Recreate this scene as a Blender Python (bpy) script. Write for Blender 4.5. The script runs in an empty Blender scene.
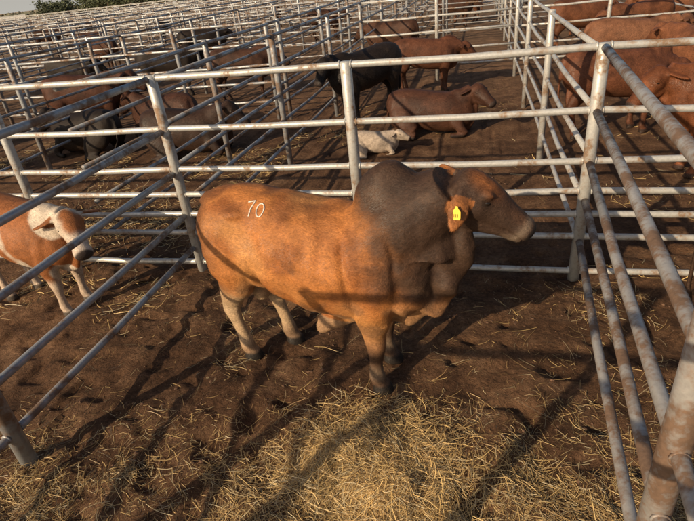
import bpy, math, random, bmesh
import numpy as np
from mathutils import Vector, Matrix, noise as mn
from mathutils.bvhtree import BVHTree
random.seed(4); rng=np.random.default_rng(7)
scene=bpy.context.scene
COL=scene.collection

# ------------------------------------------------------------ helpers
def link(o): COL.objects.link(o); return o
def new_obj(name,me,mats=(),smooth=True):
    o=bpy.data.objects.new(name,me); link(o)
    for m in mats: me.materials.append(m)
    if smooth and len(me.polygons):
        me.polygons.foreach_set('use_smooth',[True]*len(me.polygons))
    return o
def sstep(a,b,x):
    t=np.clip((x-a)/(b-a),0,1); return t*t*(3-2*t)
def _h(ix,iy,s):
    n=(ix.astype(np.int64)*374761393+iy.astype(np.int64)*668265263+s*974711)&0xffffffff
    n=((n^(n>>13))*1274126177)&0xffffffff
    n=n^(n>>16)
    return (n&0xffff)/65535.0
def vn(x,y,s=0):
    x=np.asarray(x,float); y=np.asarray(y,float)
    ix=np.floor(x);iy=np.floor(y);fx=x-ix;fy=y-iy
    fx=fx*fx*(3-2*fx);fy=fy*fy*(3-2*fy)
    a=_h(ix,iy,s);b=_h(ix+1,iy,s);c=_h(ix,iy+1,s);d=_h(ix+1,iy+1,s)
    return (a*(1-fx)+b*fx)*(1-fy)+(c*(1-fx)+d*fx)*fy
def fbm(x,y,s=0,o=4):
    r=0;a=.5
    for i in range(o):
        r=r+a*vn(x*2**i,y*2**i,s+i*17); a*=.5
    return r
PILE=(-0.52,1.90)
def pilef(x,y):
    wob=(fbm(x*3.1,y*3.1,44,3)-.45)*1.6
    r=((x-PILE[0])/.38)**2+((y-PILE[1])/.33)**2
    return np.exp(-np.maximum(r+wob,0)**1.2)
def gh(x,y):
    x=np.asarray(x,float); y=np.asarray(y,float)
    near=1-sstep(10,16,np.hypot(x+1,y-3))
    z=(fbm(x*1.3,y*1.3,3,3)-.45)*.07
    z=z+(fbm(x*5,y*5,9,4)-.45)*.085*near
    hp=vn(x*8+3,y*8,31); z=z-sstep(.66,.86,hp)*.028*near
    z=z+.06*pilef(x,y)
    return z

# ------------------------------------------------------------ materials
def mat_new(name):
    m=bpy.data.materials.new(name); m.use_nodes=True
    nt=m.node_tree; b=nt.nodes['Principled BSDF']; return m,nt,b
def N(nt,t,**k):
    n=nt.nodes.new(t)
    for a,v in k.items(): setattr(n,a,v)
    return n
def noise_n(nt,vec,scale,detail=5,rough=.6):
    n=N(nt,'ShaderNodeTexNoise'); n.inputs['Scale'].default_value=scale
    n.inputs['Detail'].default_value=detail; n.inputs['Roughness'].default_value=rough
    if vec: nt.links.new(vec,n.inputs['Vector'])
    return n.outputs['Fac']
def ramp(nt,fac,stops):
    r=N(nt,'ShaderNodeValToRGB'); e=r.color_ramp.elements
    while len(e)<len(stops): e.new(.5)
    for i,(p,c) in enumerate(stops):
        e[i].position=p; e[i].color=(c,c,c,1) if not hasattr(c,'__len__') else (*c,1)
    nt.links.new(fac,r.inputs['Fac']); return r.outputs['Color']
def mixc(nt,f,a,b,mode='MIX'):
    m=N(nt,'ShaderNodeMix',data_type='RGBA',blend_type=mode)
    for i,v in ((0,f),(6,a),(7,b)):
        if isinstance(v,bpy.types.NodeSocket): nt.links.new(v,m.inputs[i])
        elif i==0: m.inputs[0].default_value=v
        else: m.inputs[i].default_value=(*v,1)
    return m.outputs[2]
def bump(nt,b,h,dist,strength=1.0,prev=None):
    n=N(nt,'ShaderNodeBump'); n.inputs['Distance'].default_value=dist; n.inputs['Strength'].default_value=strength
    nt.links.new(h,n.inputs['Height'])
    if prev: nt.links.new(prev,n.inputs['Normal'])
    nt.links.new(n.outputs[0],b.inputs['Normal']); return n.outputs[0]

def m_ground():
    m,nt,b=mat_new('dirt'); g=N(nt,'ShaderNodeNewGeometry').outputs['Position']
    big=noise_n(nt,g,.55,3); med=noise_n(nt,g,3.2,5,.65); fine=noise_n(nt,g,30,6,.75)
    c=ramp(nt,med,[(.3,(.068,.036,.021)),(.5,(.150,.083,.047)),(.68,(.245,.148,.088))])
    c2=ramp(nt,big,[(.35,(.66,.62,.60)),(.65,(1.2,1.16,1.1))])
    c=mixc(nt,1.0,c,c2,'MULTIPLY')
    f=ramp(nt,fine,[(.3,.42),(.7,1.6)]); c=mixc(nt,.9,c,f,'MULTIPLY')
    v=N(nt,'ShaderNodeTexVoronoi'); v.inputs['Scale'].default_value=55
    w=N(nt,'ShaderNodeTexNoise'); w.inputs['Scale'].default_value=14; w.inputs['Detail'].default_value=1
    nt.links.new(g,w.inputs['Vector'])
    mv=mixc(nt,.12,g,w.outputs['Color']); nt.links.new(mv,v.inputs['Vector'])
    fl=ramp(nt,v.outputs['Distance'],[(.10,1),(.2,0)])
    patch=ramp(nt,big,[(.42,0),(.6,.6)])
    mm=N(nt,'ShaderNodeMath',operation='MULTIPLY'); nt.links.new(fl,mm.inputs[0]); nt.links.new(patch,mm.inputs[1])
    c=mixc(nt,mm.outputs[0],c,(.33,.23,.12))
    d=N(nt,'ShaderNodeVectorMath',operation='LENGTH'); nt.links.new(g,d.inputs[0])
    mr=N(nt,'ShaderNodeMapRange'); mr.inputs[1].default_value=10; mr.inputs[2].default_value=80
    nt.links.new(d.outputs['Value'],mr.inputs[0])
    c=mixc(nt,mr.outputs[0],c,(.36,.27,.18))  # far ground fades to light tan, distance haze put into the colour
    nt.links.new(c,b.inputs['Base Color']); b.inputs['Roughness'].default_value=.93
    b.inputs['Specular IOR Level'].default_value=.2
    bump(nt,b,fine,.045,1.0)
    return m
def m_pipe(name,paint,rust,amount,scale=5,metal=.25):
    m,nt,b=mat_new(name); g=N(nt,'ShaderNodeNewGeometry').outputs['Position']
    n1=noise_n(nt,g,scale,4,.65); n2=noise_n(nt,g,scale*9,3,.6)
    a=N(nt,'ShaderNodeMath',operation='ADD'); nt.links.new(n1,a.inputs[0])
    s=N(nt,'ShaderNodeMath',operation='MULTIPLY'); nt.links.new(n2,s.inputs[0]); s.inputs[1].default_value=.35; nt.links.new(s.outputs[0],a.inputs[1])
    lo=1.0-amount
    f=ramp(nt,a.outputs[0],[(max(0,min(.97,lo-.09)),0),(min(1,lo+.06),1)])
    pc=mixc(nt,ramp(nt,n2,[(.3,0),(.7,1)]),tuple(v*.74 for v in paint),paint)
    rc=mixc(nt,ramp(nt,n2,[(.3,0),(.7,1)]),tuple(v*.6 for v in rust),rust)
    c=mixc(nt,f,pc,rc); nt.links.new(c,b.inputs['Base Color'])
    r=ramp(nt,f,[(0,.38),(1,.8)]); nt.links.new(r,b.inputs['Roughness'])
    b.inputs['Metallic'].default_value=metal
    bump(nt,b,n2,.002,.5); return m
def m_hide(name='cattle_hide',b1=.004):
    m,nt,b=mat_new(name); at=N(nt,'ShaderNodeAttribute',attribute_name='Col')
    tc=N(nt,'ShaderNodeTexCoord').outputs['Object']
    mp=N(nt,'ShaderNodeMapping'); mp.inputs['Scale'].default_value=(.35,1,.7); mp.inputs['Rotation'].default_value=(0,.5,0); nt.links.new(tc,mp.inputs[0])
    f=noise_n(nt,mp.outputs[0],120,4,.75); g=noise_n(nt,tc,9,5,.7)
    c=mixc(nt,.9,at.outputs['Color'],ramp(nt,f,[(.3,.5),(.7,1.4)]),'MULTIPLY')
    c=mixc(nt,.9,c,ramp(nt,g,[(.3,.6),(.7,1.25)]),'MULTIPLY')
    nt.links.new(c,b.inputs['Base Color']); b.inputs['Roughness'].default_value=.6
    b.inputs['Specular IOR Level'].default_value=.22
    p=bump(nt,b,f,b1*1.3,.7); bump(nt,b,g,.025,.4,p); return m
def m_attr(name,rough=.6):
    m,nt,b=mat_new(name); at=N(nt,'ShaderNodeAttribute',attribute_name='Col')
    nt.links.new(at.outputs['Color'],b.inputs['Base Color']); b.inputs['Roughness'].default_value=rough
    return m
def m_plain(name,c,rough=.6,sc=20,var=.25,metal=0):
    m,nt,b=mat_new(name); g=N(nt,'ShaderNodeNewGeometry').outputs['Position']
    f=noise_n(nt,g,sc,3)
    cc=mixc(nt,1.0,c,ramp(nt,f,[(.3,1-var),(.7,1+var)]),'MULTIPLY')
    nt.links.new(cc,b.inputs['Base Color']); b.inputs['Roughness'].default_value=rough; b.inputs['Metallic'].default_value=metal
    return m
M_G=m_ground()
M_PIPE=m_pipe('galvanised_pipe',(.56,.56,.54),(.30,.20,.13),.22)
M_PIPE2=m_pipe('shaded_weathered_pipe',(.38,.40,.42),(.24,.16,.11),.27,4)  # darker blue-grey paint holds the shaded look of the pipes, rust is wear
M_RUST=m_pipe('rusty_pipe',(.42,.41,.40),(.22,.14,.095),.31,5)
M_HIDE=m_hide(); M_HAIR=m_attr('coat_hair',.5); M_STRAW=m_attr('straw',.5)
M_EYE=m_plain('eye',(.012,.008,.006),.12)
M_TAG=m_plain('yellow_tag',(.80,.52,.03),.45,60,.08)
M_TAGINK=m_plain('tag_ink',(.03,.02,.02),.6)
M_WHITE=m_plain('white_brand',(.66,.61,.54),.8,90,.35)
M_CLOD=m_plain('dirt_clod',(.13,.072,.043),.95,30,.5)
M_BARK=m_plain('bark',(.10,.07,.05),.9,8,.3)
M_LEAF=m_attr('foliage',.6)
M_ROOF=m_plain('shed_roof',(.55,.52,.46),.6,2,.15)
M_WALL=m_plain('shed_wall',(.42,.36,.28),.85,2,.15)
M_DARKOP=m_plain('dark_opening',(.03,.03,.03),.7)

# ------------------------------------------------------------ mesh from arrays
def mesh_np(name,V,F,cols=None):
    me=bpy.data.meshes.new(name); V=np.asarray(V,np.float32); F=np.asarray(F,np.int32)
    k=F.shape[1]
    me.vertices.add(len(V)); me.vertices.foreach_set('co',V.ravel())
    me.loops.add(F.size); me.loops.foreach_set('vertex_index',F.ravel())
    me.polygons.add(len(F)); me.polygons.foreach_set('loop_start',np.arange(len(F),dtype=np.int32)*k)
    me.polygons.foreach_set('loop_total',np.full(len(F),k,np.int32))
    me.update(calc_edges=True); me.validate()
    if cols is not None:
        a=me.color_attributes.new('Col','FLOAT_COLOR','POINT')
        c=np.ones((len(V),4),np.float32); c[:,:3]=cols; a.data.foreach_set('color',c.ravel())
    return me

# ------------------------------------------------------------ ground
def graded(lo,hi,step,far_lo,far_hi):
    c=list(np.arange(lo,hi+1e-6,step)); s=step;v=hi
    while v<far_hi: s*=1.22; v+=s; c.append(v)
    s=step;v=lo
    while v>far_lo: s*=1.22; v-=s; c.insert(0,v)
    return np.array(c)
gx=graded(-4.6,1.8,.024,-900,700); gy=graded(1.0,5.2,.024,-60,1200)
X,Y=np.meshgrid(gx,gy); Z=gh(X,Y)
far=sstep(14,30,np.hypot(X,Y)); Z=Z*(1-far)
nx,ny=len(gx),len(gy)
V=np.stack([X.ravel(),Y.ravel(),Z.ravel()],1)
ii=(np.arange(ny-1)[:,None]*nx+np.arange(nx-1)[None,:]).ravel()
F=np.stack([ii,ii+1,ii+nx+1,ii+nx],1)
new_obj('ground',mesh_np('ground',V,F),[M_G])

# ------------------------------------------------------------ tubes / fences
def tube(V,F,pts,rad,n=8,cap=True):
    base=len(V); pts=[Vector(p) for p in pts]; m=len(pts)
    for i,p in enumerate(pts):
        t=(pts[min(i+1,m-1)]-pts[max(i-1,0)]).normalized()
        ref=Vector((0,0,1)) if abs(t.z)<.8 else Vector((1,0,0))
        a=t.cross(ref).normalized(); b=t.cross(a)
        r=rad[i] if hasattr(rad,'__len__') else rad
        for k in range(n):
            th=2*math.pi*k/n; V.append(tuple(p+a*(math.cos(th)*r)+b*(math.sin(th)*r)))
    for i in range(m-1):
        for k in range(n):
            k2=(k+1)%n
            F.append((base+i*n+k,base+i*n+k2,base+(i+1)*n+k2,base+(i+1)*n+k))
    if cap:
        F.append(tuple(base+k for k in range(n))[::-1]); F.append(tuple(base+(m-1)*n+k for k in range(n)))
def fence(name,p0,p1,posts,heights,mat,rp=.043,rr=.026,n=10,jit=.012,ptop=.03,lean=.01):
    V=[];F=[]; p0=Vector((*p0,0)); p1=Vector((*p1,0)); L=(p1-p0).length; d=(p1-p0)/L; s=Vector((-d.y,d.x,0))
    top=max(heights)+ptop
    for t in posts:
        b=p0+d*t; l=Vector((random.uniform(-lean,lean),random.uniform(-lean,lean),0))
        tube(V,F,[b-Vector((0,0,.1)),b+l+Vector((0,0,top-.012)),b+l+Vector((0,0,top))],[rp,rp,rp*.8],n+2)
    ks=sorted(set([0]+list(posts)+[L]))
    for h in heights:
        pts=[]
        off=random.uniform(-jit,jit)
        for i,t in enumerate(ks):
            pts.append(p0+d*t+Vector((0,0,h+off+random.uniform(-jit,jit)*.5)))
            if i<len(ks)-1 and ks[i+1]-t>.8:
                tm=(t+ks[i+1])/2
                pts.append(p0+d*tm+s*random.uniform(-jit,jit)+Vector((0,0,h+off-abs(random.gauss(0,jit*.7)))))
        tube(V,F,pts,rr,n)
        if n>8:
            for t in posts:
                c=p0+d*t+Vector((0,0,h+off))
                for sg in (-1,1):
                    tube(V,F,[c+d*(sg*(rp-.004)),c+d*(sg*(rp+.006))],rr+.005,n)
    me=bpy.data.meshes.new(name); me.from_pydata(V,[],F)
    o=new_obj(name,me,[mat]); return o
HF=[1.88,1.44,1.06,.82,.62,.42,.09]
YF=4.09
xs=[-2.71-1.78*k for k in range(12,0,-1)]+[-2.71,-.995,.845]+[.845+1.85*k for k in range(1,9)]
fence('pipe_fence',(-24.5,YF),(15.8,YF),[x+24.5 for x in xs],HF,M_PIPE,.046,.0265,12)
HS=[1.88,1.43,1.04,.62,.26]
fence('pipe_fence',(-2.70,-1.2),(-2.72,YF-.05),[.35,2.87],HS,M_PIPE2,.05,.027,12,.01)
fence('pipe_fence',(.845-.07*5.3,YF-5.3),(.845,YF-.05),[.3,2.55],[1.88,1.44,1.06,.75,.39],M_RUST,.05,.028,12,.01)
fence('walkway_railing',(-2.6,.12),(.5,.12),[.02,1.5,3.0],[2.14,1.65],M_PIPE2,.045,.03,10)
HB=[1.85,1.45,1.08,.72,.36]
def yline(x,y0,y1,sp,mat,n,H=HB):
    fence('pipe_fence',(x,y0),(x,y1),list(np.arange(y0+sp,y1,sp)-y0),H,mat,.043,.024,n,.015)
yline(-2.76,YF+.05,34,3.05,M_PIPE2,10)
yline(.85,YF+.05,34,3.02,M_PIPE,10)
yline(-3.75,YF+.05,34,3.05,M_PIPE2,8)
for x in (-7.2,-10.8,-14.4,-18,-24,-30,-37): yline(x,YF+.05,46,3.05,M_PIPE2,6)
for x in (4.6,8.2,12,17): yline(x,YF+.05,46,3.05,M_PIPE,6)
def xline(y,x0,x1,sp,mat,n,H=HB):
    fence('pipe_fence',(x0,y),(x1,y),list(np.arange(sp,x1-x0,sp)),H,mat,.043,.026,n,.015)
xline(10.2,-18,-3.8,2.0,M_PIPE2,8)
xline(13.3,-2.7,.8,1.75,M_PIPE,8)
xline(13.3,.9,12,1.85,M_PIPE,6)
xline(16.3,-30,-2.8,2.0,M_PIPE2,6)
for y in (20,22.4,27,31.5,36,41,46): xline(y,-48,22,2.6,M_PIPE2,6)
for y in (54,62): xline(y,-70,24,3.2,M_PIPE,5)

# ------------------------------------------------------------ cattle
def loft(V,F,st,side=(0,1,0),n=20,sq=2.0):
    base=len(V); P=[Vector(s[:3]) for s in st]; m=len(P); sd=Vector(side)
    for i,p in enumerate(P):
        t=(P[min(i+1,m-1)]-P[max(i-1,0)]).normalized()
        a=(sd-t*sd.dot(t)).normalized(); b=t.cross(a)
        rs,rv=st[i][3],st[i][4]
        for k in range(n):
            th=2*math.pi*k/n; c,s=math.cos(th),math.sin(th)
            c=math.copysign(abs(c)**(2/sq),c); s=math.copysign(abs(s)**(2/sq),s)
            V.append(p+a*(c*rs)+b*(s*rv))
    for i in range(m-1):
        for k in range(n):
            k2=(k+1)%n; F.append((base+i*n+k,base+i*n+k2,base+(i+1)*n+k2,base+(i+1)*n+k))
    F.append(tuple(base+k for k in range(n))[::-1]); F.append(tuple(base+(m-1)*n+k for k in range(n)))
def ell(V,F,c,r,n=16):
    st=[]
    for i in range(9):
        a=math.pi*(i+.35)/(8.7); st.append((c[0]-math.cos(a)*r[0],c[1],c[2],max(.004,math.sin(a)*r[1]),max(.004,math.sin(a)*r[2])))
    loft(V,F,st,n=n)
def add_hair(ob,count,length,width,name='coat_hair'):
    """short lying coat hair on the hide, as one child mesh"""
    me=ob.data; me.calc_loop_triangles(); nt_=len(me.loop_triangles)
    tri=np.empty(nt_*3,np.int32); me.loop_triangles.foreach_get('vertices',tri); tri=tri.reshape(-1,3)
    n=len(me.vertices); co=np.empty(n*3,np.float32); me.vertices.foreach_get('co',co); co=co.reshape(-1,3)
    nr=np.empty(n*3,np.float32); me.vertices.foreach_get('normal',nr); nr=nr.reshape(-1,3)
    cl=np.empty(n*4,np.float32); me.color_attributes['Col'].data.foreach_get('color',cl); cl=cl.reshape(-1,4)[:,:3]
    a,b,c=co[tri[:,0]],co[tri[:,1]],co[tri[:,2]]
    ar=np.linalg.norm(np.cross(b-a,c-a),axis=1); pick=rng.choice(nt_,count,p=ar/ar.sum())
    r1=np.sqrt(rng.random(count))[:,None]; r2=rng.random(count)[:,None]; w0,w1,w2=1-r1,r1*(1-r2),r1*r2
    T=tri[pick]; p=co[T[:,0]]*w0+co[T[:,1]]*w1+co[T[:,2]]*w2; nn_=nr[T[:,0]]*w0+nr[T[:,1]]*w1+nr[T[:,2]]*w2
    nn_/=np.linalg.norm(nn_,axis=1)[:,None]; cc=cl[T[:,0]]*w0+cl[T[:,1]]*w1+cl[T[:,2]]*w2
    sw=fbm(p[:,0]*5+p[:,1]*2,p[:,2]*5,12,2)[:,None]-.37
    g=np.array([[-.75,0,-.65]])+rng.normal(0,.22,(count,3))+sw*np.array([[1.2,0,-1.2]])
    g=g-nn_*np.sum(g*nn_,1)[:,None]; g/=np.maximum(np.linalg.norm(g,axis=1),.05)[:,None]
    L=length*rng.uniform(.5,1.3,count)[:,None]
    s=np.cross(g,nn_)*width*.5
    tip=p+(g+nn_*.22)*L
    p=p-nn_*.001
    V=np.stack([p-s,p+s,tip],1).reshape(-1,3); F=np.arange(count*3).reshape(-1,3)
    k=rng.uniform(.6,1.45,count)[:,None]; C=np.clip(cc*k,0,1)
    h=new_obj(name,mesh_np(name,V,F,np.repeat(C,3,0)),[M_HAIR],False); h.parent=ob
def cattle(name,loc,rot,scale=1.0,pose='stand',hump=.3,poll=(1.56,0,1.44),hdir=(.70,0,-.71),hoof=None,
           voxel=.024,color=None,fat=1.0,ears=None,bull=False,tail_y=.0,dewlap=.6,smooth=5,hsc=1.08):
    V=[];F=[]
    lie=pose=='lie'
    dz=-.50 if lie else 0
    T=[(-.34,1.12,.07,.09),(-.31,1.11,.16,.18),(-.22,1.09,.235,.265),(-.08,1.055,.265,.325),(.12,1.01,.275,.36),(.32,.965,.305,.375),
       (.55,.925,.325,.385),(.78,.905,.315,.385),(.95,.915,.285,.38),(1.08,.95,.235,.345),(1.2,1.0,.17,.27),(1.27,1.03,.09,.14)]
    bz=0 if bull else .02
    loft(V,F,[(x,0,z+dz+bz,rs*fat,rv*(1 if bull else .96)) for x,z,rs,rv in T],n=28,sq=2.15)
    P=Vector(poll); h=Vector(hdir).normalized(); up=Vector((0,0,1))
    hs=up.cross(h).normalized(); hv=h.cross(hs).normalized()
    A=Vector((.98,0,1.03+dz)); B=P-h*.02-hv*.05
    k=1.08 if bull else .95
    nk=[]
    for i in range(8):
        t=i/7; p=A.lerp(B,t)+Vector((0,0,(.02 if bull else .0)*math.sin(math.pi*t)))
        nk.append((*p,(.235*(1-t)+.125*t)*k,(.34*(1-t)**1.1+.155*t)*(1.04 if bull else .92)))
    loft(V,F,nk,n=22)
    q=hsc
    for st in ([(-.05,0,.07,.07),(-.02,0,.10,.10),(.05,0,.122,.12),(.13,.0,.122,.122),(.2,0,.100,.110),(.28,.0,.082,.094),(.36,-.002,.077,.084),(.42,-.004,.086,.083),(.455,-.006,.080,.074),(.475,-.008,.058,.052),(.485,-.01,.03,.028)],
               [(.0,-.07,.07,.07),(.06,-.10,.085,.09),(.14,-.115,.082,.08),(.24,-.095,.062,.062),(.34,-.068,.05,.046),(.42,-.058,.046,.036),(.445,-.055,.02,.02)]):
        loft(V,F,[(*(P+h*u*q+hv*v*q),rs*q,rv*q) for u,v,rs,rv in st],side=hs,n=18)
    for sg in (-1,1):
        c=P+h*.115*q+hs*(sg*.097*q)+hv*.058*q; ell(V,F,c,(.042,.03,.026),10)
    EA=[]
    for sg in (-1,1):
        e=Vector(ears[0 if sg<0 else 1]) if ears else (-h*.15+hs*(sg*.85)-hv*.45)
        e.normalize(); b0=P+h*.0+hs*(sg*.09*q)+hv*.02; EA.append((b0,e))
        es=(h*1.0-e*h.dot(e)).normalized()
        es2=(es*.8+Vector((0,0,.6))) if not bull else es
        loft(V,F,[(*(b0+e*d*q),w*q,.015) for d,w in ((0,.030),(.04,.042),(.09,.060),(.14,.062),(.19,.048),(.24,.016))],side=es2,n=12)
    if hump>0:
        H=hump/.30
        loft(V,F,[(1.10,0,1.05+dz,.20,.36),(1.10,0,1.2+dz,.18,.34),(1.075,0,1.2+.10*H+dz,.155,.30),(1.045,0,1.2+.19*H+dz,.135,.24),(1.02,0,1.2+.265*H+dz,.11,.175),(1.0,0,1.2+.32*H+dz,.075,.105),(.99,0,1.2+.34*H+dz,.03,.04)],n=20) if bull else \
        ell(V,F,(1.05,0,1.22+dz),(.24,.13,.10+.2*hump))
    ell(V,F,(-.12,0,1.27+dz),(.18,.16,.085))
    for sg in (-1,1): ell(V,F,(.06,sg*.16*fat,1.25+dz),(.10,.08,.05),10)
    if dewlap>0:
        qq=P-hv*.16+h*.08
        if bull:
            D=[(qq.x-.02,qq.y,qq.z-.0),(1.44,0,1.13),(1.37,0,.96),(1.30,0,.82),(1.22,0,.68),(1.10,0,.595),(.96,0,.57)]
            Rr=[.08,.11,.14,.15,.13,.10,.07]; tw=[.045,.048,.052,.055,.06,.065,.065]
            loft(V,F,[(p[0],p[1],p[2],w_,r) for p,r,w_ in zip(D,Rr,tw)],n=16)
        else:
            D=[(qq.x,qq.y,qq.z),(qq.x*.55+1.3*.45,qq.y*.5,(qq.z*.5+(.90+dz)*.5)),(1.26,0,.82+dz),(1.16,0,.64+dz),(1.05,0,.58+dz),(.93,0,.58+dz)]
            Rr=[.06,.085*dewlap+.03,.10*dewlap+.04,.09*dewlap+.04,.07,.05]
            loft(V,F,[(*p,.045,r) for p,r in zip(D,Rr)],n=14)
    g=1.16
    if not lie:
        if hoof is None: hoof=dict(fn=(.95,-.16),ff=(.90,.16),hn=(-.12,-.15),hf=(-.02,.15))
        for key,(hx,hy) in hoof.items():
            sg=-1 if hy<0 else 1
            if key[0]=='f':
                S=[(.98,sg*.17,1.05,.10,.19),(.97,sg*.19,.88,.105,.175),(.96,sg*.185,.72,.095,.14),(hx*.5+.48,hy*.6+sg*.07,.60,.078,.105),
                   (hx*.8+.19,hy*.85+sg*.02,.48,.058,.070),(hx+.012,hy,.385,.052,.058),(hx+.008,hy,.33,.043,.048),(hx,hy,.24,.034,.038),(hx-.002,hy,.16,.037,.043),
                   (hx,hy,.12,.045,.050),(hx+.015,hy,.075,.042,.046),(hx+.03,hy,.045,.052,.060),(hx+.036,hy,.0,.058,.070)]
            else:
                S=[(-.10,sg*.13,1.12,.12,.19),(-.09,sg*.165,.96,.12,.20),(-.06,sg*.175,.83,.11,.185),(-.05+hx*.2,sg*.165,.70,.088,.135),
                   (hx*.6-.09,hy*.7+sg*.04,.59,.062,.090),(hx*.85-.10,hy*.9,.49,.047,.068),(hx-.085,hy,.43,.042,.058),(hx-.06,hy,.34,.034,.042),(hx-.03,hy,.22,.034,.04),
                   (hx-.015,hy,.125,.044,.05),(hx+.0,hy,.078,.041,.046),(hx+.018,hy,.045,.052,.06),(hx+.025,hy,0,.058,.07)]
            S=[(x,y,z,rs*(g if z<.65 else 1.0),rv*(g if z<.65 else 1.0)) for x,y,z,rs,rv in S]
            loft(V,F,S,n=16)
    else:
        for sg in (-1,1):
            loft(V,F,[(.9,sg*.16,.45,.11,.16),(1.0,sg*.22,.28,.09,.12),(1.10,sg*.25,.15,.07,.08),(1.18,sg*.25,.085,.055,.055),(1.14,sg*.27,.06,.045,.05),(1.0,sg*.30,.05,.04,.045),(.9,sg*.31,.05,.05,.05)],n=12)
            loft(V,F,[(-.12,sg*.15,.55,.12,.2),(-.02,sg*.23,.4,.14,.25),(.1,sg*.30,.25,.12,.2),(.22,sg*.34,.14,.09,.11)],n=12)
            loft(V,F,[(.25,sg*.34,.12,.07,.08),(.05,sg*.38,.09,.055,.055),(-.12,sg*.39,.07,.05,.055),(.05,sg*.42,.05,.04,.04),(.25,sg*.42,.05,.05,.05)],n=12)
    if not lie:
        ty=tail_y
        loft(V,F,[(-.27,0,1.29,.035,.035),(-.34,ty*.3,1.24,.033,.033),(-.375,ty*.6,1.12,.026,.026),(-.38,ty,.9,.022,.022),(-.37,ty,.7,.022,.022),(-.36,ty,.6,.035,.035),(-.35,ty,.5,.04,.04),(-.34,ty,.4,.02,.02)],n=10)
    else:
        loft(V,F,[(-.30,0,.78,.03,.03),(-.38,.05,.6,.027,.027),(-.40,.15,.3,.025,.025),(-.33,.3,.08,.03,.03),(-.2,.42,.05,.03,.03)],n=10)
    if bull:
        loft(V,F,[(.84,-.04,.59,.10,.07),(.72,-.06,.545,.07,.085),(.62,-.07,.49,.045,.09),(.55,-.07,.43,.036,.07),(.51,-.07,.37,.030,.05),(.49,-.07,.335,.018,.025)][::-1],n=14)
        ell(V,F,(-.0,.0,.60),(.075,.075,.13),14)
    me=bpy.data.meshes.new(name+'_base'); me.from_pydata([tuple(v) for v in V],[],F)
    bm=bmesh.new(); bm.from_mesh(me); bmesh.ops.recalc_face_normals(bm,faces=bm.faces); bm.to_mesh(me); bm.free()
    o=bpy.data.objects.new('tmp',me); link(o)
    r=o.modifiers.new('r','REMESH'); r.mode='VOXEL'; r.voxel_size=voxel; r.adaptivity=0
    s=o.modifiers.new('s','SMOOTH'); s.factor=.5; s.iterations=smooth
    dg=bpy.context.evaluated_depsgraph_get(); dg.update()
    me2=bpy.data.meshes.new_from_object(o.evaluated_get(dg)); bpy.data.objects.remove(o)
    me2.name=name
    n=len(me2.vertices); co=np.empty(n*3,np.float32); me2.vertices.foreach_get('co',co); co=co.reshape(-1,3)
    nr=np.empty(n*3,np.float32); me2.vertices.foreach_get('normal',nr); nr=nr.reshape(-1,3)
    hd=co-np.array(P); u=hd@np.array(h)/q; v=hd@np.array(hv)/q; w=hd@np.array(hs)/q
    ishead=(u>-.08)&(v>-.20+.15*np.clip(u,0,.4))&(v<.24)&(np.abs(w)<.16)&(u<.56)
    earm=np.zeros(n)
    for b0,e in EA:
        rel=co-np.array(b0); t=np.clip(rel@np.array(e),0.03,.25); dd=np.linalg.norm(rel-t[:,None]*np.array(e),axis=1)
        earm=np.maximum(earm,(dd<.068)&((rel@np.array(e))>.05))
    if bull:
        x,z,y=co[:,0],co[:,2],co[:,1]
        d=np.array([mn.noise(Vector((float(a)*4.2,float(b)*4.2,float(c)*3.2)))*.016+mn.noise(Vector((float(a)*11,float(b)*11,float(c)*7)))*.007 for a,b,c in co])
        wv=np.array([mn.noise(Vector((float(a)*3,float(b)*3+9,float(c)*3))) for a,b,c in co])
        body=(z>.6)
        nb=sstep(1.12,1.22,x)*(1-ishead)*(1-earm)
        fold=np.maximum(np.sin((x*.95+z*.30)*36+wv*6),-.3)*.013*nb*(.3+.7*(1-sstep(1.0,1.3,z)))*(.7+wv)
        fold2=-.024*np.exp(-((x-(.83+.12*(1.1-z)))/.028)**2)*sstep(.65,.8,z)*(1-sstep(1.10,1.25,z))
        fold3=-.016*np.exp(-((x-(1.10+.10*(1.1-z)+.05*wv))/.022)**2)*sstep(.7,.85,z)*(1-sstep(1.15,1.25,z))
        ribs=np.sin(x*52)*.0025*sstep(.25,.4,x)*(1-sstep(.7,.8,x))*sstep(.7,.85,z)*(1-sstep(1.1,1.2,z))
        flank=-.024*np.exp(-(((x-.15)/.10)**2+((z-1.12)/.10)**2))-.030*np.exp(-(((x-.17)/.035)**2+((z-.80)/.14)**2))
        nos=-.018*np.exp(-(((u-.455)/.016)**2+((v-.012)/.014)**2+((np.abs(w)-.045)/.018)**2))
        mou=-.012*np.exp(-(((v+.046)/.008)**2))*sstep(.30,.34,u)*ishead
        chk=.010*np.exp(-(((u-.12)/.06)**2+((v+.08)/.05)**2))*ishead
        co=co+nr*(d*body*(1-ishead*.6)*(1-earm)+fold+fold2+fold3+ribs+flank+nos+mou+chk)[:,None]
        lo_=sstep(1.05,1.18,x)*(1-sstep(.85,1.05,z))*(1-ishead)
        co[:,1]+=lo_*.022*np.sin(x*17+z*22); co[:,2]+=lo_*.018*np.sin(x*31+wv*4)
        me2.vertices.foreach_set('co',co.astype(np.float32).ravel())
    cols=color(co,nr,u,v,w,ishead*1.0,earm*1.0)
    for a in list(me2.color_attributes): me2.color_attributes.remove(a)
    a=me2.color_attributes.new('Col','FLOAT_COLOR','POINT')
    c4=np.ones((n,4),np.float32); c4[:,:3]=np.clip(cols,0,1); a.data.foreach_set('color',c4.ravel())
    me2.materials.clear()
    ob=new_obj(name,me2,[M_HIDE]); ob.location=(loc[0],loc[1],loc[2] if len(loc)>2 else -.005); ob.rotation_euler=(0,0,rot); ob.scale=(scale,)*3
    me2.update()
    ev=[];ef=[]
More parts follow.
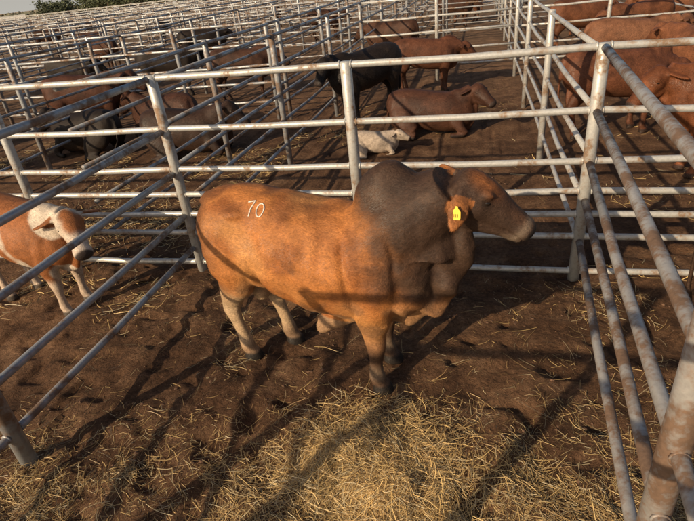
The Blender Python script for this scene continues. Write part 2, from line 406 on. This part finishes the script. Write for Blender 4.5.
    for sg in (-1,1):
        c=P+h*.14*q+hs*(sg*.105*q)+hv*.025*q; ell(ev,ef,c,(.020,.014,.016),10)
    em=bpy.data.meshes.new('eyes'); em.from_pydata([tuple(t) for t in ev],[],ef); eo=new_obj('eyes',em,[M_EYE]); eo.parent=ob
    return ob,dict(P=P,h=h,hs=hs,hv=hv,EA=EA)

def nz(co,s,o=0): return np.array([mn.noise(Vector((float(a)*s+o,float(b)*s,float(c)*s))) for a,b,c in co])
def mixa(a,b,t): t=np.asarray(t)[:,None]; return a*(1-t)+b*t
def bull_col(co,nr,u,v,w,hd,em):
    x,y,z=co.T; n1=nz(co,5); n2=nz(co,14,7)
    O=np.tile(np.array([.45,.175,.050]),(len(x),1))
    c=mixa(O,np.array([.28,.095,.028]),sstep(-.15,.45,n1+.3*n2)*.75)
    c=mixa(c,np.array([.56,.29,.105]),sstep(.05,.5,nz(co,3,20))*.5)
    c=mixa(c,np.array([.12,.050,.022]),(1-sstep(-.30,-.06,x+.06*n1))*.8)
    c=mixa(c,np.array([.15,.062,.026]),sstep(.10,.40,nz(co,8,3))*np.exp(-(((x-.62)/.2)**2+((z-.95)/.17)**2))*.9)
    c=mixa(c,np.array([.20,.075,.028]),sstep(.0,.5,nz(co,6,33))*sstep(1.12,1.3,z)*.7)
    c=mixa(c,np.array([.16,.09,.05]),sstep(.05,.4,nz(co,10,53))*(1-sstep(.65,.9,z))*.6)
    c=mixa(c,np.array([.50,.35,.21]),sstep(.3,.8,-nr[:,2])*(1-sstep(.55,.68,z))*.9)
    dk=np.array([.036,.024,.019])
    co_=np.where(z>1.2,1.05,.46)
    d=sstep(.80,1.16,x+(z-1.2)*co_+n1*.10+n2*.05)
    d=d*sstep(.66,.82,z+.06*n1)
    c=mixa(c,dk,d*.95)
    c=mixa(c,np.array([.12,.072,.047]),sstep(-.05,.5,n1+.4*n2)*d*.45)
    br=sstep(1.02,1.14,x)*(1-sstep(.66,.80,z+.07*n1))*sstep(.44,.48,z)
    c=mixa(c,np.array([.36,.20,.10]),br*.8)
    hind=(x<.35)*1.0
    c=mixa(c,np.array([.50,.36,.22]),hind*(1-sstep(.50,.76,z+.08*n1))*.92)
    c=mixa(c,np.array([.18,.10,.06]),hind*(1-sstep(.08,.24,z+.05*n1))*.75)
    fr=((x>.78)&(z<.60))*1.0
    c=mixa(c,np.array([.30,.16,.08]),fr*(1-sstep(.40,.58,z))*.8*(1-br))
    c=mixa(c,np.array([.055,.033,.024]),fr*(1-sstep(.30,.46,z+.05*n1))*.85)
    c=mixa(c,np.array([.50,.37,.25]),fr*np.exp(-(((z-.17)/.05)**2))*.3)
    c=mixa(c,np.array([.34,.21,.12]),((x>.38)&(x<.75)&(z<.5))*1.0)
    c=mixa(c,np.array([.02,.015,.012]),(1-sstep(.065,.085,z)))
    c=mixa(c,np.array([.05,.03,.02]),(x<-.34)*(1-sstep(.5,.7,z))*1.0)
    hc=np.tile(np.array([.24,.090,.031]),(len(x),1))
    hc=mixa(hc,np.array([.046,.029,.022]),(1-sstep(.02,.10,v+.05*n1))*.95)
    hc=mixa(hc,np.array([.062,.037,.026]),sstep(.09,.22,u+.08*n1)*.85)
    hc=mixa(hc,np.array([.26,.20,.15]),np.exp(-(((u-.41)/.024)**2))*.5)
    hc=mixa(hc,np.array([.24,.18,.13]),sstep(.32,.40,u)*(1-sstep(-.08,-.05,v))*.6)
    hc=mixa(hc,np.array([.03,.023,.02]),sstep(.435,.455,u)*sstep(-.04,-.02,v))
    hc=mixa(hc,np.array([.022,.014,.01]),np.exp(-(((u-.14)/.034)**2+((v-.025)/.026)**2))*.9)
    c=mixa(c,hc,hd*sstep(-.05,.03,u))
    c=mixa(c,np.array([.36,.14,.046]),em)
    c=mixa(c,np.array([.10,.045,.025]),em*sstep(-.1,.4,n2)*.6)
    return c
def cow_col(base,white=0,seed=0,face=None,legs=None,dark=.6):
    base=np.array(base)
    def f(co,nr,u,v,w,hd,em):
        x,y,z=co.T; n1=nz(co,3,seed*7.3); n2=nz(co,9,seed)
        c=np.tile(base,(len(x),1)); c=mixa(c,base*dark,sstep(-.1,.5,n1+.4*n2))
        c=mixa(c,base*.9+np.array([.06,.035,.02]),sstep(.3,.8,-nr[:,2])*.5)
        if white>0:
            wm=sstep(.02,.09,nz(co,2.1,seed*3.1)+white-.5+n2*.05)
            c=mixa(c,np.array([.60,.51,.41]),wm)
        if legs is not None: c=mixa(c,np.array(legs),(1-sstep(.42,.55,z))*.9)
        c=mixa(c,np.array([.02,.015,.012]),(1-sstep(.06,.085,z))*.9)
        fc=np.array(face) if face is not None else base*.6
        c=mixa(c,fc,hd*sstep(.22,.3,u)*1.0)
        c=mixa(c,base*.8,em)
        c=mixa(c,np.array([.05,.035,.03]),hd*sstep(.43,.455,u))
        return c
    return f

A=math.radians(-11.6)
bull,hp=cattle('brahman_bull',(-1.5,2.92,-.012),A,1.0,hump=.32,poll=(1.465,.0,1.475),hdir=(.60,.14,-.50),voxel=.0112,color=bull_col,bull=True,
    hoof=dict(fn=(.94,-.156),ff=(.90,.159),hn=(-.12,-.13),hf=(.10,.136)),ears=[(-.12,-.58,-.80),(-.75,.66,-.05)],dewlap=1.35,tail_y=.05,smooth=5,hsc=.98)
bv=BVHTree.FromPolygons([v.co[:] for v in bull.data.vertices],[p.vertices[:] for p in bull.data.polygons])
add_hair(bull,170000,.017,.0013)
V=[];F=[]
c0=Vector((.25,-.17,1.30)); e1=Vector((1,0,0)); e2=Vector((0,.75,.66)); nn=Vector((0,-.66,.75))
def stroke(pts):
    out=[]
    for i in range(len(pts)-1):
        for k in range(8):
            t=k/8; out.append((pts[i][0]*(1-t)+pts[i+1][0]*t,pts[i][1]*(1-t)+pts[i+1][1]*t))
    out.append(pts[-1]); P3=[]
    for a,b in out:
        hit=bv.ray_cast(c0+e1*a+e2*b+nn*.5,-nn)
        if hit[0]: P3.append(hit[0]+nn*.002)
    if len(P3)>2: tube(V,F,P3,[.0036+.0020*random.random() for _ in P3],6)
stroke([(-.095,.04),(-.045,.055),(-.065,.0),(-.075,-.05)])
stroke([(.005+.028*math.cos(t),-.005+.045*math.sin(t)) for t in np.linspace(.9,.9+6.28,12)])
me=bpy.data.meshes.new('brand_mark'); me.from_pydata(V,[],F); o=new_obj('brand_mark',me,[M_WHITE]); o.parent=bull
b0,e=hp['EA'][0]; tp=b0+e*.12+Vector((.0,-.03,-.0))
V=[];F=[]
out=[(-.022,-.045),(.022,-.045),(.028,-.035),(.028,.005),(.012,.025),(.008,.04),(-.008,.04),(-.012,.025),(-.028,.005),(-.028,-.035)]
out=[(a*.82,b*.82) for a,b in out]
ax=Vector((.95,-.25,.15)).normalized(); az=Vector((-.1,.45,.9)).normalized(); an=ax.cross(az)
for s in (0,-.004):
    for a,b in out: V.append(tuple(tp+ax*a+az*b+an*(s+.008)))
m=len(out); F=[tuple(range(m)),tuple(range(2*m-1,m-1,-1))]+[(i,(i+1)%m,m+(i+1)%m,m+i) for i in range(m)]
me=bpy.data.meshes.new('ear_tag'); me.from_pydata(V,[],F); o=new_obj('ear_tag',me,[M_TAG],False); o.parent=bull
V=[];F=[]
for x0 in (-.011,.0,.010):
    p=[tp+ax*(x0-.002)+an*.009+az*-.008,tp+ax*(x0-.002)+an*.009+az*-.026]; tube(V,F,p,.0013,5)
me=bpy.data.meshes.new('tag_number'); me.from_pydata(V,[],F); o=new_obj('tag_number',me,[M_TAGINK],False); o.parent=bull

RED=(.22,.075,.030); BLK=(.024,.016,.012)
R=math.radians
calf,_=cattle('brown_and_white_calf',(-4.36,3.50),R(-13),.80,hump=.1,poll=(1.38,.0,1.22),hdir=(.62,-.34,-.50),voxel=.014,
       color=cow_col((.34,.125,.042),.47,2,(.56,.46,.38),(.54,.43,.33),.7),fat=1.08,dewlap=.7,hsc=1.12)
add_hair(calf,60000,.02,.0018)
cattle('dark_brown_cow',(1.62,3.1),R(12),.92,hump=.15,poll=(1.5,0,1.25),voxel=.024,color=cow_col((.05,.028,.018),0,5))
ST=dict(hump=.15,poll=(1.42,0,1.25))
LI=dict(pose='lie',hump=.15,poll=(1.32,0,.84))
c,_=cattle('black_cow',(-1.72,10.3),R(228),.95,**{**ST,'hdir':(.6,.3,-.7)},color=cow_col(BLK,0,1)); add_hair(c,25000,.03,.005)
c,_=cattle('brown_cow',(-1.15,8.7),R(-5),.86,**{**LI,'hdir':(.7,-.55,-.5)},voxel=.018,color=cow_col((.085,.036,.021),0,3)); add_hair(c,35000,.03,.004)
c,_=cattle('brown_cow',(-1.5,11.9),R(8),.85,**{**ST,'poll':(1.42,0,1.1)},color=cow_col((.13,.05,.026),0,4)); add_hair(c,25000,.03,.005)
c,_=cattle('white_calf',(-1.75,7.6),R(10),.45,pose='lie',hump=.0,poll=(1.32,0,.72),hdir=(.8,-.4,-.4),voxel=.024,color=cow_col((.48,.39,.31),0,6,None,None,.7))
c,_=cattle('dark_brown_cow',(-5.3,7.9),R(5),.95,**LI,color=cow_col((.045,.024,.016),0,7)); add_hair(c,25000,.03,.005)
c,_=cattle('brown_cow',(-5.6,9.2),R(170),.95,**LI,color=cow_col((.075,.032,.019),0,8)); add_hair(c,25000,.03,.005)
cattle('black_cow',(-9.3,6.6),R(5),.95,**ST,color=cow_col(BLK,0,9))
cattle('black_cow',(-6.6,8.1),R(172),.95,**LI,color=cow_col(BLK,0,10))
cattle('brown_cow',(-8.2,9.2),R(20),.95,**ST,color=cow_col((.085,.034,.020),0,11))
cattle('black_cow',(-11.5,8.2),R(-10),.95,**ST,color=cow_col(BLK,.25,12))
c,_=cattle('red_cow',(3.35,6.55),R(176),.95,**{**ST,'hdir':(.6,.35,-.7)},voxel=.018,color=cow_col(RED,0,13)); add_hair(c,40000,.025,.003)
c,_=cattle('red_cow',(1.5,8.3),R(12),.92,**{**ST,'poll':(1.42,0,1.0)},color=cow_col((.15,.056,.028),0,14)); add_hair(c,30000,.028,.004)
cattle('red_cow',(3.7,9.2),R(120),.95,**ST,color=cow_col((.19,.075,.036),0,15))
cattle('red_cow',(2.3,11.3),R(5),.95,**ST,color=cow_col((.19,.085,.045),0,16))
protos=[cattle('red_cow',(4.1,14.6),R(200),.95,hump=.15,poll=(1.42,0,1.15),voxel=.035,color=cow_col((.16,.062,.03),0,17))[0],
        cattle('brown_cow',(-1.9,15.2),R(160),.95,hump=.15,poll=(1.42,0,1.15),voxel=.035,color=cow_col((.075,.034,.02),0,18))[0],
        cattle('black_cow',(-8.5,13.0),R(20),.95,hump=.15,poll=(1.42,0,1.15),voxel=.035,color=cow_col(BLK,0,19))[0]]
spots=[(0,2.2,16.2,20),(0,5.5,17,160),(0,3,19,60),(1,-1.4,24.5,10),(0,-.2,26.3,170),(0,3.8,24,30),(0,6.5,22,60),
       (0,4.6,28.8,80),(1,-6,12.2,15),(2,-12,13.6,5),(1,-15,14,190),(2,-10,18,30),(1,-14,19,150),(1,-7,24,20),(1,-20,25,10),(2,-18,29.5,100),
       (1,-27,30,40),(2,-30,38,10),(1,-12,33,120),(1,-5,38.5,10),(1,-22,20,200),(2,-24,17.5,20),(0,9.8,16,150),(0,7.0,12.0,200),(1,2.6,33.4,150),(1,-35,26,60)]
for i,(k,x,y,a) in enumerate(spots):
    s=protos[k]; o=bpy.data.objects.new(s.name.split('.')[0],s.data); link(o); o.location=(x,y,0); o.rotation_euler=(0,0,R(a)); q=.86+.12*random.random(); o.scale=(q,q,q)

# ------------------------------------------------------------ straw
def straw(name,n_try,box,dens,Lr=(.05,.2),lift=.012,wr=(.0012,.0026),bright=1.0):
    x=rng.uniform(box[0],box[1],n_try); y=rng.uniform(box[2],box[3],n_try)
    k=rng.random(n_try)<dens(x,y); x=x[k];y=y[k]; n=len(x)
    th=rng.uniform(0,2*np.pi,n)*.6+fbm(x*2,y*2,88,2)*9; L=rng.uniform(Lr[0],Lr[1],n)*rng.uniform(.4,1.25,n); w=rng.uniform(*wr,n)
    cur=rng.normal(0,.35,n); tilt=rng.normal(0,.16,n); arch=rng.normal(.0,.2,n); roll=rng.uniform(-1,1,n)
    s=np.array([-.5,-.17,.17,.5])
    dx,dy=np.cos(th),np.sin(th); px,py=-dy,dx
    sx=x[:,None]+dx[:,None]*s*L[:,None]+px[:,None]*(cur*L)[:,None]*(s**2-.1)
    sy=y[:,None]+dy[:,None]*s*L[:,None]+py[:,None]*(cur*L)[:,None]*(s**2-.1)
    g=gh(sx,sy); g0=gh(x,y)[:,None]
    up=np.abs(rng.normal(0,lift,n))+.002
    z=np.maximum(g+.002,g*.5+g0*.5+up[:,None]+(tilt*L)[:,None]*s+(arch*L)[:,None]*(.25-s**2))
    wx=px*w*np.cos(roll);wy=py*w*np.cos(roll);wz=w*np.sin(roll)
    a=np.stack([sx-wx[:,None],sy-wy[:,None],z-wz[:,None]],2); b=np.stack([sx+wx[:,None],sy+wy[:,None],z+wz[:,None]],2)
    V=np.stack([a,b],2).reshape(-1,3)
    base=(np.arange(n)*8)[:,None]
    q=[[0,1,3,2],[2,3,5,4],[4,5,7,6]]
    F=np.concatenate([base+np.array(f)[None,:] for f in q],0)
    t=rng.random(n)[:,None]**.8; c1=np.array([.70,.50,.21])*bright;c2=np.array([.27,.165,.070]);c3=np.array([.48,.39,.23])
    c=c1*(1-t)+c2*t; m=rng.random(n)[:,None]<.25; c=np.where(m,c3*(0.6+.5*t),c)
    c=c*(.45+1.1*fbm(x*4,y*4,21,3))[:,None]
    me=mesh_np(name,V,F,np.repeat(c,8,0)); return new_obj(name,me,[M_STRAW])
def d_fore(x,y):
    n=fbm(x*1.7+4,y*1.7,55,4); n3=fbm(x*6,y*6,66,3)
    edge=sstep(2.65,1.6,y+(n-.47)*1.8-.16*x)
    patch=sstep(.34,.56,n*.7+n3*.3)
    hole=np.exp(-(((x+.0)/.16)**2+((y-2.05)/.45)**2))
    return np.clip((.010+edge*(.10+.66*patch)*(1-.75*hole)+pilef(x,y)*.9+.05*sstep(.5,.62,n)),0,1)
straw('straw_litter',170000,(-3.2,1.4,.95,4.0),d_fore,(.025,.12),.006,(.0006,.0015),.95)
straw('straw_litter',22000,(-3.2,1.4,.95,4.0),lambda x,y:d_fore(x,y)*.8,(.08,.22),.012,(.0008,.0019))
straw('straw_pile',42000,(PILE[0]-.85,PILE[0]+.85,PILE[1]-.7,PILE[1]+.7),lambda x,y:pilef(x,y)**.8,(.04,.2),.024,(.0006,.0016),1.15)
straw('straw_litter',30000,(-9,-2.9,2.5,9),lambda x,y:np.clip(sstep(.38,.6,fbm(x*.8,y*.8,77,4))*.6+.5*np.exp(-(((x+4.2)/1.2)**2+((y-5.2)/.8)**2)),0,1),(.05,.22),.02,(.0015,.0035))
straw('straw_litter',16000,(-2.7,4.5,4.1,12),lambda x,y:sstep(.42,.62,fbm(x*.8,y*.8,91,4))*.4,(.05,.22),.012,(.0015,.0035))

# clods
V=[];F=[]
ico=[(0,0,1),(.89,0,.45),(.28,.85,.45),(-.72,.53,.45),(-.72,-.53,.45),(.28,-.85,.45),(.72,.53,-.45),(-.28,.85,-.45),(-.89,0,-.45),(-.28,-.85,-.45),(.72,-.53,-.45),(0,0,-1)]
icf=[(0,1,2),(0,2,3),(0,3,4),(0,4,5),(0,5,1),(1,6,2),(2,7,3),(3,8,4),(4,9,5),(5,10,1),(6,7,2),(7,8,3),(8,9,4),(9,10,5),(10,6,1),(11,7,6),(11,8,7),(11,9,8),(11,10,9),(11,6,10)]
cx=rng.uniform(-5.5,2.2,9000); cy=rng.uniform(1.2,6.5,9000)
cz=gh(cx,cy); dn=fbm(cx*1.4,cy*1.4,15,3)
for x,y,z,d in zip(cx,cy,cz,dn):
    if random.random()>sstep(.35,.6,np.array(d)): continue
    r=random.choice([.003,.004,.005,.006,.008,.012])*random.uniform(.7,1.3); b=len(V)
    for p in ico: V.append((x+p[0]*r*random.uniform(.5,1.5),y+p[1]*r*random.uniform(.5,1.5),z+p[2]*r*.5*random.uniform(.5,1.5)))
    F+= [(b+i,b+j,b+k) for i,j,k in icf]
me=bpy.data.meshes.new('dirt_clods'); me.from_pydata(V,[],F); new_obj('dirt_clods',me,[M_CLOD],False)

# ------------------------------------------------------------ distant trees, bushes, shed
def tree(x,y,h,w,seed):
    rd=random.Random(seed); V=[];F=[]
    tube(V,F,[(0,0,-.2),(.1,0,h*.2),(.0,.1,h*.36)],[.28*h/6,.2*h/6,.14*h/6],8)
    ends=[]
    for i in range(13):
        a=rd.uniform(0,6.28); r=w*rd.uniform(.3,.95); e=Vector((math.cos(a)*r,math.sin(a)*r,h*rd.uniform(.28,.9)))
        tube(V,F,[(0,.05,h*.22),tuple(e*.55+Vector((0,0,h*.08))),tuple(e)],[.1*h/6,.07*h/6,.03],5); ends.append(e)
    nb=len(F); bark=len(V)
    cols=[(.1,.07,.05)]*bark
    for e in ends+[Vector((0,0,h*.85)),Vector((w*.3,0,h*.75)),Vector((-w*.3,0,h*.7))]:
        br=rd.uniform(.6,1.4)
        for j in range(190):
            d=Vector((rd.gauss(0,w*.22),rd.gauss(0,w*.22),rd.gauss(0,h*.085)))
            p=e+d; s=rd.uniform(.06,.14)
            a=Vector((rd.gauss(0,1),rd.gauss(0,1),rd.gauss(0,1))).normalized(); b=a.orthogonal().normalized()
            k=len(V); V+= [tuple(p-a*s-b*s*.6),tuple(p+a*s-b*s*.6),tuple(p+a*s+b*s*.6),tuple(p-a*s+b*s*.6)]; F.append((k,k+1,k+2,k+3))
            q=br*rd.uniform(.7,1.3); cols+=[(.10*q,.115*q,.055*q)]*4
    me=bpy.data.meshes.new('acacia_tree'); me.from_pydata(V,[],F)
    a=me.color_attributes.new('Col','FLOAT_COLOR','POINT'); a.data.foreach_set('color',np.c_[np.array(cols),np.ones(len(cols))].astype(np.float32).ravel())
    o=new_obj('acacia_tree',me,[M_BARK,M_LEAF],False)
    for i,p in enumerate(me.polygons): p.material_index=0 if i<nb else 1
    o.location=(x,y,0)
for i,(x,y,h,w) in enumerate([(-58,70,3.2,2.2),(-55,73,4.2,2.6),(-51,71,4.0,2.6),(-47.5,73,4.4,2.7),(-43,75,3.6,2.4),(-40,80,4.0,2.6),(-35,84,4.2,2.6),(-31,88,4,2.5)]):
    tree(x,y,h,w,i)
V=[];F=[];cols=[]
for i in range(14000):
    x=random.uniform(-300,60); y=random.uniform(120,220)+20*math.sin(x*.05)
    hh=(.6+1.6*float(vn(np.array(x*.12),np.array(y*.05),5)))
    p=Vector((x,y,random.uniform(0,hh))); s=random.uniform(.3,.7)
    a=Vector((random.gauss(0,1),random.gauss(0,1),random.gauss(0,.7))).normalized(); b=a.orthogonal().normalized(); k=len(V)
    V+=[tuple(p-a*s-b*s*.6),tuple(p+a*s-b*s*.6),tuple(p+a*s+b*s*.6),tuple(p-a*s+b*s*.6)];F.append((k,k+1,k+2,k+3)); q=random.uniform(.8,1.6); cols+=[(.14*q,.135*q,.09*q)]*4
me=bpy.data.meshes.new('distant_bushes'); me.from_pydata(V,[],F)
a=me.color_attributes.new('Col','FLOAT_COLOR','POINT'); a.data.foreach_set('color',np.c_[np.array(cols),np.ones(len(cols))].astype(np.float32).ravel())
new_obj('distant_bushes',me,[M_LEAF],False)
def box(V,F,a,b):
    k=len(V); V+=[(x,y,z) for z in (a[2],b[2]) for x,y in ((a[0],a[1]),(b[0],a[1]),(b[0],b[1]),(a[0],b[1]))]
    F+=[tuple(k+i for i in f) for f in ((3,2,1,0),(4,5,6,7),(0,1,5,4),(1,2,6,5),(2,3,7,6),(3,0,4,7))]
sh=bpy.data.objects.new('farm_shed',None); link(sh); sh.location=(-60.5,63,0); sh.rotation_euler=(0,0,R(42)); sh.scale=(.42,.45,.58)
def part(n,V,F,m):
    me=bpy.data.meshes.new(n); me.from_pydata(V,[],F); o=new_obj(n,me,[m],False); o.parent=sh
V=[];F=[]; box(V,F,(-5,-2.5,0),(5,2.5,2.4)); part('walls',V,F,M_WALL)
V=[(-5.4,-2.9,2.3),(5.4,-2.9,2.3),(5.4,0,3.5),(-5.4,0,3.5),(-5.4,2.9,2.3),(5.4,2.9,2.3),(-5.4,-2.9,2.2),(5.4,-2.9,2.2),(5.4,2.9,2.2),(-5.4,2.9,2.2)]
F=[(0,1,2,3),(3,2,5,4),(0,6,7,1),(4,5,8,9),(1,7,8,5,2),(0,3,4,9,6),(6,9,8,7)]; part('roof',V,F,M_ROOF)
V=[];F=[]; box(V,F,(-1.2,-2.53,0),(1.2,-2.48,2.0)); box(V,F,(2.2,-2.53,1.1),(3.4,-2.48,1.8)); box(V,F,(-3.6,-2.53,1.1),(-2.4,-2.48,1.8)); part('door_and_windows',V,F,M_DARKOP)

# ------------------------------------------------------------ light
el=R(25); sx,sy=-.56,-.83
S=Vector((sx*math.cos(el),sy*math.cos(el),math.sin(el))).normalized()
L=bpy.data.lights.new('sun','SUN'); L.energy=5.0; L.angle=R(.55); L.color=(1,.78,.52)
lo=bpy.data.objects.new('sun',L); link(lo); lo.rotation_euler=S.to_track_quat('Z','Y').to_euler()
w=bpy.data.worlds.new('World'); scene.world=w; w.use_nodes=True; nt=w.node_tree
sky=nt.nodes.new('ShaderNodeTexSky'); sky.sky_type='NISHITA'; sky.sun_disc=False; sky.sun_elevation=el; sky.sun_rotation=math.atan2(sx,sy)%(2*math.pi)
sky.dust_density=3.0; sky.air_density=1.0
tc=nt.nodes.new('ShaderNodeTexCoord'); sp=nt.nodes.new('ShaderNodeSeparateXYZ'); nt.links.new(tc.outputs['Generated'],sp.inputs[0])
mr=nt.nodes.new('ShaderNodeMapRange'); mr.inputs[1].default_value=-.02; mr.inputs[2].default_value=.12; mr.inputs[3].default_value=1; mr.inputs[4].default_value=0; mr.interpolation_type='SMOOTHSTEP'
nt.links.new(sp.outputs[2],mr.inputs[0])
mx=nt.nodes.new('ShaderNodeMix'); mx.data_type='RGBA'; mx.blend_type='ADD'; mx.inputs[7].default_value=(5.2,5.0,4.6,1)
nt.links.new(mr.outputs[0],mx.inputs[0]); nt.links.new(sky.outputs[0],mx.inputs[6])
nt.links.new(mx.outputs[2],nt.nodes['Background'].inputs[0]); nt.nodes['Background'].inputs[1].default_value=.088
# ------------------------------------------------------------ camera
cd=bpy.data.cameras.new('camera'); cam=bpy.data.objects.new('camera',cd); link(cam)
D=Vector((105,915,513)).normalized(); Yv=Vector((133,-303,513)); Yv=(Yv-D*Yv.dot(D)).normalized(); Zv=-D; Xv=Yv.cross(Zv)
Rm=Matrix(((Xv.x,-Xv.y,-Xv.z),(Yv.x,-Yv.y,-Yv.z),(Zv.x,-Zv.y,-Zv.z)))
cam.matrix_world=Matrix.Translation((0,0,2.5))@Rm.to_4x4()
cd.sensor_width=36; cd.lens=36*513/694; cd.clip_start=.02; cd.clip_end=3000
scene.camera=cam
scene.view_settings.view_transform='Standard'; scene.view_settings.look='None'; scene.view_settings.exposure=0
